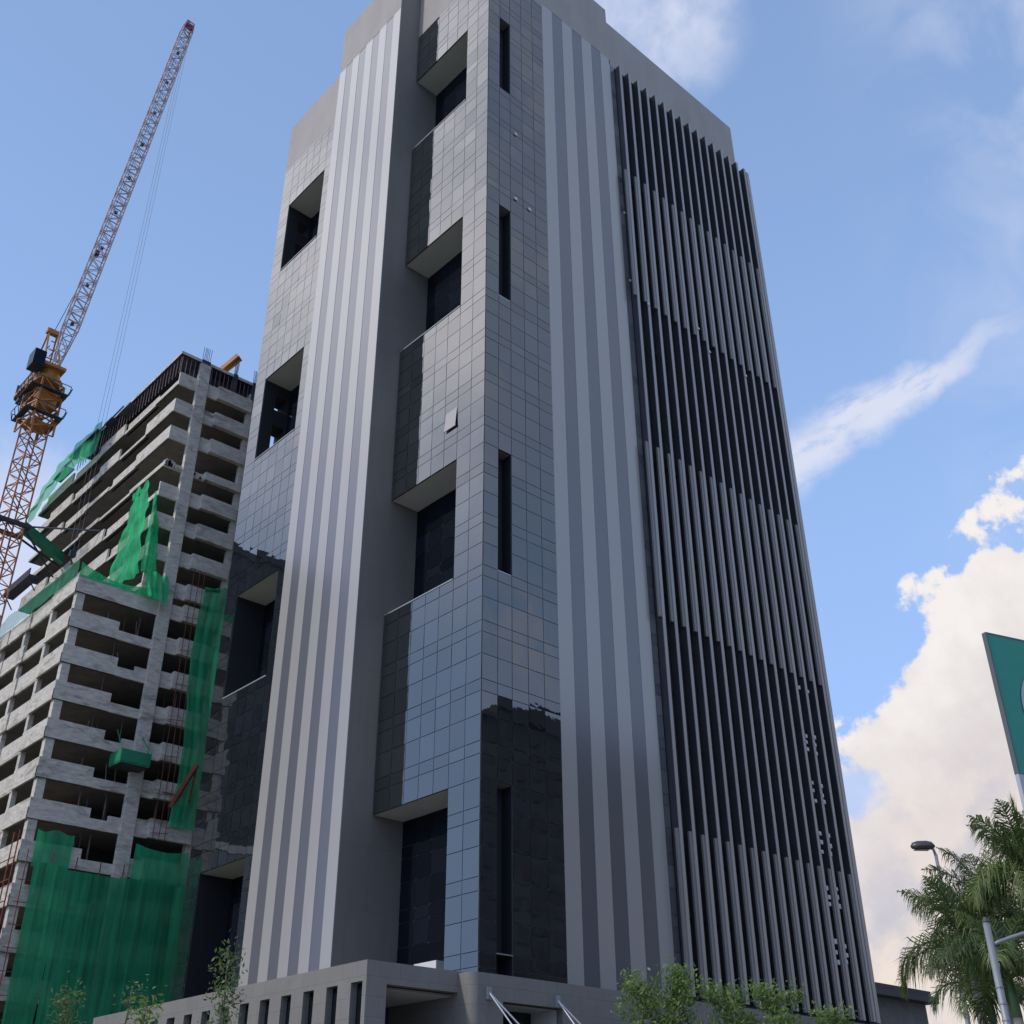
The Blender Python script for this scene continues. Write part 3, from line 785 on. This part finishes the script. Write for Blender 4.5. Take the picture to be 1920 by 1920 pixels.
def lattice(mb, a, b, w0, w1, n, rc_=0.09, rd=0.05, tri=False, side=None):
    a = Vector(a); b = Vector(b); d = (b - a).normalized()
    s1 = Vector(side) if side else Vector((1, 0, 0))
    s1 = (s1 - d * s1.dot(d)).normalized(); s2 = d.cross(s1).normalized()
    def ring(t):
        c = a.lerp(b, t); w_ = w0 + (w1 - w0) * t
        if tri: return [c + s1 * w_ / 2, c - s1 * w_ / 2, c + s2 * w_ * 0.9]
        return [c + s1 * w_ / 2 + s2 * w_ / 2, c - s1 * w_ / 2 + s2 * w_ / 2, c - s1 * w_ / 2 - s2 * w_ / 2, c + s1 * w_ / 2 - s2 * w_ / 2]
    prev = ring(0); m_ = len(prev)
    first = prev
    for i in range(1, n + 1):
        cur = ring(i / n)
        for k in range(m_):
            mb.bar(prev[k], cur[k], rc_)
            k2 = (k + 1) % m_
            mb.bar(cur[k], cur[k2], rd)
            if i % 2: mb.bar(prev[k], cur[k2], rd)
            else: mb.bar(prev[k2], cur[k], rd)
        prev = cur


q = MB(); lattice(q, (CX, CY, 0), (CX, CY, 76), 2.1, 2.1, 44, 0.11, 0.065, side=(1, 0.3, 0)); q.build('mast', 'crane_mast', cr)
q = MB(); lattice(q, (CX, CY, 74.6), (CX, CY, 81.5), 2.9, 2.9, 4, 0.14, 0.10, side=(1, 0.3, 0))
q.box(CX - 1.2, CY - 1.2, 75.6, CX + 1.2, CY + 1.2, 75.9); q.box(CX - 0.9, CY - 1.2, 78.0, CX + 1.3, CY + 0.6, 80.6)
q.build('climbing_frame', 'crane_orange', cr)
for zz in (76.6, 79.9):
    q = MB(); e = 2.15
    for (x0, y0, x1, y1) in ((-e, -e, e, -e + .7), (-e, e - .7, e, e), (-e, -e + .7, -e + .7, e - .7), (e - .7, -e + .7, e, e - .7)):
        q.box(CX + x0, CY + y0, zz, CX + x1, CY + y1, zz + 0.1)
    for sx_ in (-e, e):
        for t_i in range(5):
            q.bar((CX + sx_, CY - e + t_i * e / 2, zz), (CX + sx_ * 1.12, CY - e + t_i * e / 2, zz + 1.1), 0.05)
            q.bar((CX - e + t_i * e / 2, CY + sx_, zz), (CX - e + t_i * e / 2, CY + sx_ * 1.12, zz + 1.1), 0.05)
        q.bar((CX + sx_ * 1.12, CY - e, zz + 1.1), (CX + sx_ * 1.12, CY + e, zz + 1.1), 0.05); q.bar((CX - e, CY + sx_ * 1.12, zz + 1.1), (CX + e, CY + sx_ * 1.12, zz + 1.1), 0.05)
    q.build('work_platform', 'crane_dark', cr)
q = MB(); q.tube([(CX, CY, 81.5), (CX, CY, 82.1), (CX, CY, 82.1), (CX, CY, 83.2)], [1.5, 1.7, 1.3, 1.3], 16)
q.box(CX - 1.3, CY - 1.8, 83.2, CX + 1.3, CY + 7.5, 83.6)
q.build('slewing_deck', 'crane_orange', cr)
q = MB(); q.box(CX - 1.0, CY + 4.9, 82.4, CX + 1.0, CY + 7.4, 85.0); q.box(CX - 1.0, CY + 2.0, 83.6, CX + 0.9, CY + 4.4, 85.2); q.box(CX - 1.2, CY + 7.4, 83.0, CX + 1.2, CY + 7.7, 85.2)
q.build('counterweight', 'crane_dark', cr, bevel=0.05)
q = MB(); q.box(CX - 2.7, CY - 2.2, 82.3, CX - 1.35, CY - 0.3, 84.5, {'-y': 1}); q.build('operator_cab', ['crane_dark', 'dark_glass'], cr, bevel=0.06)
AF = Vector((CX, CY + 2.6, 91.0))
q = MB()
for s_ in (-1, 1):
    q.bar((CX + s_, CY - 0.6, 83.6), AF + Vector((s_ * 0.5, 0, 0)), 0.13); q.bar((CX + s_, CY + 4.8, 83.6), AF + Vector((s_ * 0.5, 0, 0)), 0.13)
    for t in (0.3, 0.6): q.bar(Vector((CX + s_, CY - 0.6, 83.6)).lerp(AF, t), Vector((CX + s_, CY + 4.8, 83.6)).lerp(AF, t), 0.07)
for t in (0.25, 0.5, 0.75): q.bar(Vector((CX - 1, CY - 0.6, 83.6)).lerp(AF, t), Vector((CX + 1, CY - 0.6, 83.6)).lerp(AF, t), 0.07)
q.box(AF.x - 0.8, AF.y - 0.35, AF.z - 0.3, AF.x + 0.8, AF.y + 0.35, AF.z + 0.3)
q.build('a_frame', 'crane_orange', cr)
JP = Vector((CX + 0.15, CY - 1.4, 83.9)); JT = Vector((-6.25, 58.1, 142.8))
q = MB(); lattice(q, JP, JP.lerp(JT, 0.08), 0.7, 1.5, 3, 0.09, 0.05, side=(1, 0, 0)); lattice(q, JP.lerp(JT, 0.08), JP.lerp(JT, 0.97), 1.55, 1.35, 50, 0.095, 0.05, side=(1, 0, 0)); q.build('jib', 'crane_jib', cr)
q = MB(); lattice(q, JP.lerp(JT, 0.97), JT, 1.3, 1.0, 2, 0.11, 0.07, side=(1, 0, 0)); q.box(JT.x - .5, JT.y - .6, JT.z - .8, JT.x + .5, JT.y + .4, JT.z - .5); q.build('jib_head', 'crane_tip', cr)
q = MB()
JN = (JT - JP).normalized(); UPJ = Vector((0, JN.z, -JN.y))
if UPJ.z < 0: UPJ = -UPJ
mid = JP.lerp(JT, 0.30) + UPJ * 1.6
q.bar(AF, mid, 0.045, 6); q.bar(mid, JP.lerp(JT, 0.93) + UPJ * 0.7, 0.035, 6)
q.box(mid.x - .25, mid.y - .35, mid.z - .35, mid.x + .25, mid.y + .35, mid.z + .35)
q.build('luffing_rope', 'crane_dark', cr)
q = MB()
for dx in (-0.3, 0.3, 0.0): q.bar(JT + Vector((dx, -.3, -.6)), Vector((JT.x + dx * 1.4, JT.y - .3, 57.5)), 0.018, 5)
q.build('hoist_rope', 'cable', cr)
q = MB(); q.box(JT.x - 0.3, JT.y - .5, 56.8, JT.x + .3, JT.y - .1, 57.5); q.tube([(JT.x, JT.y - .3, 56.8), (JT.x, JT.y - .3, 56.3), (JT.x + .2, JT.y - .3, 56.1), (JT.x, JT.y - .3, 55.9)], [.09, .09, .09, .06], 6)
q.build('hook_block', 'crane_dark', cr)
q = MB()
for k in range(9):
    p = JP.lerp(JT, 0.1 + 0.1 * k); q.box(p.x - .18, p.y - .18, p.z - .18, p.x + .18, p.y + .18, p.z + .18)
q.build('rope_guide', 'crane_dark', cr)
q = MB()
q.box(CX - 1.7, CY - 1.7, 62.2, CX + 1.7, CY - 1.25, 62.6); q.box(CX - 1.7, CY + 1.25, 62.2, CX + 1.7, CY + 1.7, 62.6); q.box(CX - 1.7, CY - 1.25, 62.2, CX - 1.25, CY + 1.25, 62.6); q.box(CX + 1.25, CY - 1.25, 62.2, CX + 1.7, CY + 1.25, 62.6)
q.bar((CX + 1.5, CY - 1.5, 62.4), (-3.0, 60.4, 62.2), 0.11); q.bar((CX + 1.5, CY + 1.5, 62.4), (-3.0, 71.5, 62.2), 0.13); q.bar((CX + 1.5, CY - 1.0, 62.0), (-3.0, 72.5, 61.2), 0.1)
q.build('wall_tie', 'crane_dark', cr)
q = MB(); a = Vector((CX + 1.6, CY + 0.6, 62.9)); b_ = Vector((-2.9, 70.6, 62.4))
for s_ in (0, 1.15):
    q.bar(a + Vector((0, 0, s_)), b_ + Vector((0, 0, s_)), 0.06)
q.face([a, b_, b_ + Vector((0, 0, 1.1)), a + Vector((0, 0, 1.1))]); q.face([a + Vector((0, .8, 0)), b_ + Vector((0, .8, 0)), b_ + Vector((0, .8, 1.1)), a + Vector((0, .8, 1.1))]); q.face([a, a + Vector((0, .8, 0)), b_ + Vector((0, .8, 0)), b_])
q.build('access_walkway', 'green_paint', cr)

# ------------------------------------------------------------------ neighbours
nb = thing('low_rear_building', (45, 4, 0), 'low dark concrete building behind the palms, just right of the tower foot', 'building')
q = MB(); q.box(38.5, 1.5, 0, 48, 20, 13.3); q.build('wall', 'facade_grey', nb)
q = MB(); q.box(38.0, 0.6, 13.3, 48.6, 21, 13.75); q.box(38.3, 1.0, 13.75, 48.2, 20, 14.2); q.build('roof', 'facade_roof', nb)
q = MB()
for i in range(3): q.box(40 + i * 2.8, 1.40, 7.5, 41.4 + i * 2.8, 1.5, 11.0)
q.build('window', 'dark_glass', nb)
# the mid-rise across the street whose dark front the corner glass mirrors
ob = thing('street_building', (40, -70, 0), 'dark mid-rise across the street mirrored in the lower corner glass', 'building')
q = MB(); q.box(30, -86, 0, 96, -62, 56.0); q.build('wall', 'facade_dark', ob)
q = MB(); q.box(29.4, -86.4, 56.0, 96.6, -61.4, 57.2); q.box(60, -80, 57.2, 74, -66, 61.0); q.build('roof', 'facade_roof', ob)
q = MB()
for j in range(15):
    for i in range(21): q.box(31.5 + 3.1 * i, -62.0, 2.0 + 3.6 * j, 33.3 + 3.1 * i, -61.9, 3.9 + 3.6 * j)
q.build('window_grid', 'facade_roof', ob)

lb = thing('slab_block', (-35, 95, 0), 'tall dark slab block far to the left, mirrored in the lower wing glass', 'building')
q = MB(); q.box(-52, 92, 0, -21, 116, 84.0); q.build('wall', 'facade_dark', lb)
q = MB(); q.box(-52.5, 91.5, 84.0, -20.5, 116.5, 85.2); q.build('roof', 'facade_roof', lb)
q = MB()
for j in range(24):
    for i in range(10): q.box(-50.5 + 3.0 * i, 91.9, 1.2 + 3.4 * j, -48.7 + 3.0 * i, 92.0, 3.2 + 3.4 * j)
q.build('window_grid', 'facade_roof', lb)

# ------------------------------------------------------------------ street furniture


def pole_lamp(base, top, label):
    o = thing('street_lamp', base, label, 'street lamp')
    return o


L1 = pole_lamp((4.85, -24.25, 0.13), None, 'slim street lamp with a flat oval head rising above the palms')
q = MB(); x, y = 4.85, -24.25
q.tube([(x, y, 0.13), (x, y, 7), (x, y, 13.4)], [0.13, 0.10, 0.07], 12); q.build('pole', 'lamp_grey', L1, smooth=True)
hd = Vector((-0.74, 0.67, 0)).normalized() * 1.0
q = MB(); q.tube([(x, y, 13.3), (x + hd.x * .06, y + hd.y * .06, 13.6), (x + hd.x * .3, y + hd.y * .3, 13.72)], [0.07, 0.06, 0.05], 8); q.build('arm', 'lamp_grey', L1, smooth=True)


def lamp_head(root, c, d, ln, wd, h):
    d = Vector(d).normalized(); s_ = Vector((-d.y, d.x, 0)); c = Vector(c)
    q = MB(); rows = []
    prof = [(-0.02, .25), (0.12, .8), (0.35, 1), (0.7, .95), (0.92, .65), (1.0, .2)]
    for (t, ww) in prof:
        p = c + d * (t * ln); rows.append(len(q.v))
        for k in range(12):
            a = 2 * math.pi * k / 12
            zz = math.sin(a) * h * (0.6 if math.sin(a) > 0 else 0.35) * ww
            q.v.append(tuple(p + s_ * (math.cos(a) * wd * ww / 2) + Vector((0, 0, zz))))
    for a, b in zip(rows, rows[1:]):
        for k in range(12): q.f.append((a + k, a + (k + 1) % 12, b + (k + 1) % 12, b + k)); q.mi.append(0); q.tone.append(.5)
    q.f.append(tuple(rows[0] + k for k in range(12))); q.f.append(tuple(rows[-1] + k for k in reversed(range(12)))); q.mi += [0, 0]; q.tone += [.5, .5]
    q.build('lamp_head', 'lamp_head', root, smooth=True)
    q = MB(); p0 = c + d * ln * .25; p1 = c + d * ln * .9
    q.face([p0 + s_ * wd * .3 + Vector((0, 0, -h * .36)), p1 + s_ * wd * .22 + Vector((0, 0, -h * .36)), p1 - s_ * wd * .22 + Vector((0, 0, -h * .36)), p0 - s_ * wd * .3 + Vector((0, 0, -h * .36))])
    q.build('lens', 'lamp_lens', root)


lamp_head(L1, (x - hd.x * .0, y, 13.72), hd, 1.0, 0.55, 0.42)
L2 = pole_lamp((-14.3, -35.15, 0.13), None, 'thick pale lamp post with a curved side arm in front of the palms')
x, y = -14.3, -35.15
q = MB(); q.tube([(x, y, 0.13), (x, y, 3), (x, y, 6.75)], [0.105, 0.092, 0.08], 14); q.build('pole', 'lamp_grey', L2, smooth=True)
ad = Vector((0.742, -0.670, 0)).normalized()
q = MB(); pts = []
for k in range(8):
    t = k / 7
    pts.append((x + ad.x * (0.05 + 1.6 * t), y + ad.y * (0.05 + 1.6 * t), 6.25 + 0.34 * math.sin(t * 1.57)))
q.tube(pts, [0.05] * 8, 8); q.build('arm', 'lamp_grey', L2, smooth=True)
lamp_head(L2, pts[-1], ad, 0.8, 0.4, 0.3)
for k in range(3):
    q = MB(); q.tube([(x, y, 4.6 + .35 * k), (x, y, 4.63 + .35 * k)], [0.098, 0.098], 12); q.build('strap', 'lamp_grey', L2)
q = MB(); q.tube([(x, y, 6.75), (x, y, 6.85)], [0.10, 0.05], 12); q.build('pole_cap', 'lamp_head', L2)

# totem sign: green head with a pale ring, pale shaft below
SG = Vector((-17.41, -37.93, 0.0))
sdir = Vector((0.949, -0.315, 0)).normalized(); sn = Vector((-sdir.y, sdir.x, 0)); sn = sn if sn.dot(CAMP - SG) > 0 else -sn
sign = thing('totem_sign', (SG.x, SG.y, 0), 'tall roadside totem sign with a green head and pale curved emblem', 'sign')


def sbox(u0, u1, z0, z1, n0, n1):
    q = MB(); P = []
    for (u, n) in ((u0, n0), (u1, n0), (u1, n1), (u0, n1)): P.append(SG + sdir * u + sn * n)
    lo = [(p.x, p.y, z0) for p in P]; hi = [(p.x, p.y, z1) for p in P]
    q.face(lo[::-1]); q.face(hi)
    for i in range(4): q.face([lo[i], lo[(i + 1) % 4], hi[(i + 1) % 4], hi[i]])
    return q


sbox(0.0, 2.6, 0.1, 8.98, 0.06, 0.16).build('shaft', 'sign_grey', sign)
sbox(0.035, 2.56, 8.985, 12.24, 0.07, 0.17).build('head_panel', 'sign_green', sign)
q = sbox(0.0, 0.035, 8.985, 12.28, 0.055, 0.175); q.build('rim', 'sign_rim', sign)
q = sbox(0.035, 2.6, 12.24, 12.28, 0.055, 0.175); q.build('rim', 'sign_rim', sign)
q = MB(); cu, cz = 1.44, 10.55; n_ = 40
for k in range(n_):
    a0, a1 = 2 * math.pi * k / n_, 2 * math.pi * (k + 1) / n_
    pp = []
    for (a, r_) in ((a0, 1.0), (a1, 1.0), (a1, 0.5), (a0, 0.5)):
        p = SG + sdir * (cu + math.cos(a) * r_ * 0.85) + sn * 0.19; pp.append((p.x, p.y, cz + math.sin(a) * r_))
    q.face(pp)
q.build('emblem_ring', 'sign_grey', sign)

# ------------------------------------------------------------------ palms


def palm(loc, h, label, seed, nf=15, flen=3.2, spear=False, lean=(0, 0)):
    rr = random.Random(seed)
    o = thing('palm_tree', loc, label, 'palm tree', 'royal palms by the road')
    x, y, z = loc
    top = Vector((x + lean[0], y + lean[1], h))
    q = MB(); pts = []; rad = []
    for k in range(9):
        t = k / 8; pts.append((x + lean[0] * t * t, y + lean[1] * t * t, z + (h - 1.2 - z) * t)); rad.append(0.19 - 0.05 * t + 0.03 * math.sin(3.1 * t))
    q.tube(pts, rad, 12); q.build('trunk', 'palm_trunk', o, smooth=True)
    q = MB(); q.tube([pts[-1], (top.x, top.y, h - 0.5), (top.x, top.y, h + 0.1)], [0.15, 0.13, 0.06], 10); q.build('crownshaft', 'crownshaft', o, smooth=True)
    q = MB()
    for f in range(nf):
        az = 2 * math.pi * (f / nf) * 2.0 + rr.uniform(-.3, .3)
        e0 = R_(rr.uniform(5, 78)) if f > 2 else R_(rr.uniform(70, 85))
        L = flen * rr.uniform(0.8, 1.1)
        N = 22
        p = Vector(top) + Vector((0, 0, -0.1)); el = e0
        hd_ = Vector((math.cos(az), math.sin(az), 0)); sd = Vector((-math.sin(az), math.cos(az), 0))
        droop = rr.uniform(1.6, 2.5) * (0.55 if e0 > R_(60) else 1)
        spine = [p.copy()]; dirs = []
        for k in range(N):
            d = hd_ * math.cos(el) + Vector((0, 0, 1)) * math.sin(el)
            dirs.append(d); p = p + d * (L / N); spine.append(p.copy())
            el -= droop / N * (0.5 + 1.1 * k / N)
        q.tube(spine[::3], [0.035 * (1 - 0.12 * i) + 0.006 for i in range(len(spine[::3]))], 4)
        tone0 = rr.uniform(0.0, 0.8)
        for k in range(2, N):
            for rep in range(4):
                t = (k + rep / 4) / N
                base = spine[k].lerp(spine[min(k + 1, N)], rep / 4)
                ll = flen * 0.30 * math.sin(math.pi * min(1, 0.18 + t * 0.88)) ** 0.7 + 0.08
                for s_ in (-1, 1):
                    d = dirs[min(k, N - 1)]
                    out = (sd * s_ * rr.uniform(.5, 1.0) + d * rr.uniform(.45, .9) + Vector((0, 0, rr.uniform(-.7, .6)))).normalized()
                    mid_ = base + out * ll * .55 + Vector((0, 0, -.02 * ll))
                    tip = base + out * ll * .95 + Vector((0, 0, -.62 * ll * rr.uniform(.4, 1.3)))
                    wv = d.cross(out).cross(out).normalized() * 0.019
                    q.face([base - wv * .7, mid_ - wv, mid_ + wv, base + wv * .7], min(1, max(0, tone0 + rr.uniform(-.2, .3))))
                    q.face([mid_ - wv, tip, mid_ + wv], min(1, max(0, tone0 + rr.uniform(-.2, .3))))
    if spear:
        for s_ in range(60):
            t = s_ / 60; b0 = top + Vector((0.02 * math.sin(s_), 0, 2.3 * t)); aa = s_ * 2.4
            dd = Vector((math.cos(aa) * .28, math.sin(aa) * .28, 1)).normalized(); wv = Vector((math.cos(aa + 1.57), math.sin(aa + 1.57), 0)) * 0.03
            q.face([b0 - wv, b0 + wv, b0 + dd * (0.85 - 0.3 * t)], rr.uniform(0, .6))
    q.build('crown', 'palm_leaf', o)
    return o


palm((2.4, -27.3, 0.1), 10.35, 'slender palm nearest the tower with an arching crown under the oval lamp head', 11, 13, 3.9)
palm((-2.6, -31.3, 0.1), 10.3, 'tallest palm by the green sign with an upright unopened spear frond', 12, 14, 3.3, True)
palm((-1.9, -28.3, 0.1), 8.5, 'middle palm with a dense dark crown left of the pale lamp post', 13, 13, 3.5)
palm((-5.0, -31.0, 0.1), 6.9, 'low palm half hidden behind the pale lamp post', 14, 15, 3.0)
palm((0.4, -31.8, 0.1), 9.3, 'shaded palm at the far right behind the lamp arm', 15, 13, 3.4)
palm((2.6, -26.4, 0.1), 7.7, 'shortest palm in front of the low dark building', 16, 15, 3.0)
palm((3.6, -31.2, 0.1), 7.4, 'palm at the right frame edge below the shaded crown', 17, 15, 3.2)

# ------------------------------------------------------------------ young trees


def young_tree(loc, h, label, seed, spread=0.9, leaves=1500, leafm='young_leaf', size=0.052, group='young street trees', low=0.45, spire=0.35):
    rr = random.Random(seed)
    o = thing('young_tree', loc, label, 'young tree', group)
    x, y, z = loc
    q = MB(); pts = []; rad = []
    for k in range(8):
        t = k / 7; pts.append(Vector((x + 0.10 * math.sin(3 * t + seed), y + 0.10 * math.cos(2.3 * t + seed), z + (h - z) * t * 0.97))); rad.append(0.05 * (1 - t) + 0.010)
    q.tube(pts, rad, 8); q.build('trunk', 'bark', o, smooth=True)
    q = MB(); L = MB(); tips = []
    for b in range(20):
        t = low + (0.97 - low) * b / 19
        base = pts[int(t * 7)].lerp(pts[min(7, int(t * 7) + 1)], t * 7 - int(t * 7))
        an = b * 2.4 + rr.uniform(-.4, .4)
        ln = spread * (1 - (1 - spire) * (t - low) / (1 - low)) * rr.uniform(.45, 1.05) * min(1, 0.5 + (t - low) * 4)
        d = Vector((math.cos(an), math.sin(an), rr.uniform(.4, 1.0))).normalized()
        e = base + d * ln
        q.tube([base, base.lerp(e, .5) + Vector((0, 0, -.03)), e], [0.016, 0.011, 0.005], 5)
        tips += [(base.lerp(e, s_), ln) for s_ in (0.45, 0.75, 1.0)]
    tips.append((pts[-1], 0.3))
    q.build('limb', 'bark', o, smooth=True)
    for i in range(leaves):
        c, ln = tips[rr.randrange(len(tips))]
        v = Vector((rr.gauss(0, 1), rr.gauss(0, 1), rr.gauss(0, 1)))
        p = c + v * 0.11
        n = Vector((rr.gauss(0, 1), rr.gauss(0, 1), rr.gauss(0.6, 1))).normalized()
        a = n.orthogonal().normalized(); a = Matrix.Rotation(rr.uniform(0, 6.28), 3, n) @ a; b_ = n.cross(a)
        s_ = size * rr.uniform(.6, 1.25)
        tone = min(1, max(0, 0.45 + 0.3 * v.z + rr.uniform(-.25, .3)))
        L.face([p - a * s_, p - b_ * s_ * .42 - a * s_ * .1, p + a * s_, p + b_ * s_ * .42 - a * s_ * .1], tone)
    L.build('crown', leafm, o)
    return o


young_tree((-23.35, -32.3, 0.1), 5.05, 'leafy young tree before the striped wall, leftmost of the roadside row', 21, 0.88, 3400)
young_tree((-22.85, -32.85, 0.1), 5.25, 'tallest pointed young tree in front of the first fins', 22, 0.9, 3200)
young_tree((-22.25, -33.5, 0.1), 4.9, 'round bright young tree before the fins, between two others', 23, 0.88, 3400, spire=.6)
young_tree((-21.75, -34.2, 0.1), 4.80, 'wide bushy young tree before the middle fins', 24, 0.95, 4000, spire=.7)
young_tree((-21.2, -35.0, 0.1), 4.35, 'lowest young tree at the right end of the row', 25, 0.95, 3300, spire=.6)
young_tree((-29.7, -27.2, 0.1), 5.6, 'thin sparse sapling rising against the striped pier', 26, 0.62, 900, 'sapling_leaf', 0.055, 'sparse saplings by the podium', 0.5)
young_tree((-31.45, -24.2, 0.1), 5.0, 'pale sapling in front of the big green net', 27, 0.6, 1100, 'sapling_leaf', 0.05, 'sparse saplings by the podium', 0.5)
young_tree((-31.75, -28.4, 0.1), 4.45, 'small sapling with fresh yellow-green tip at the podium corner', 28, 0.3, 500, 'young_leaf', 0.06, 'sparse saplings by the podium', 0.6)
young_tree((-31.2, -26.4, 0.1), 4.9, 'bare thin sapling with few leaves before the net', 29, 0.5, 200, 'sapling_leaf', 0.045, 'sparse saplings by the podium', 0.5)
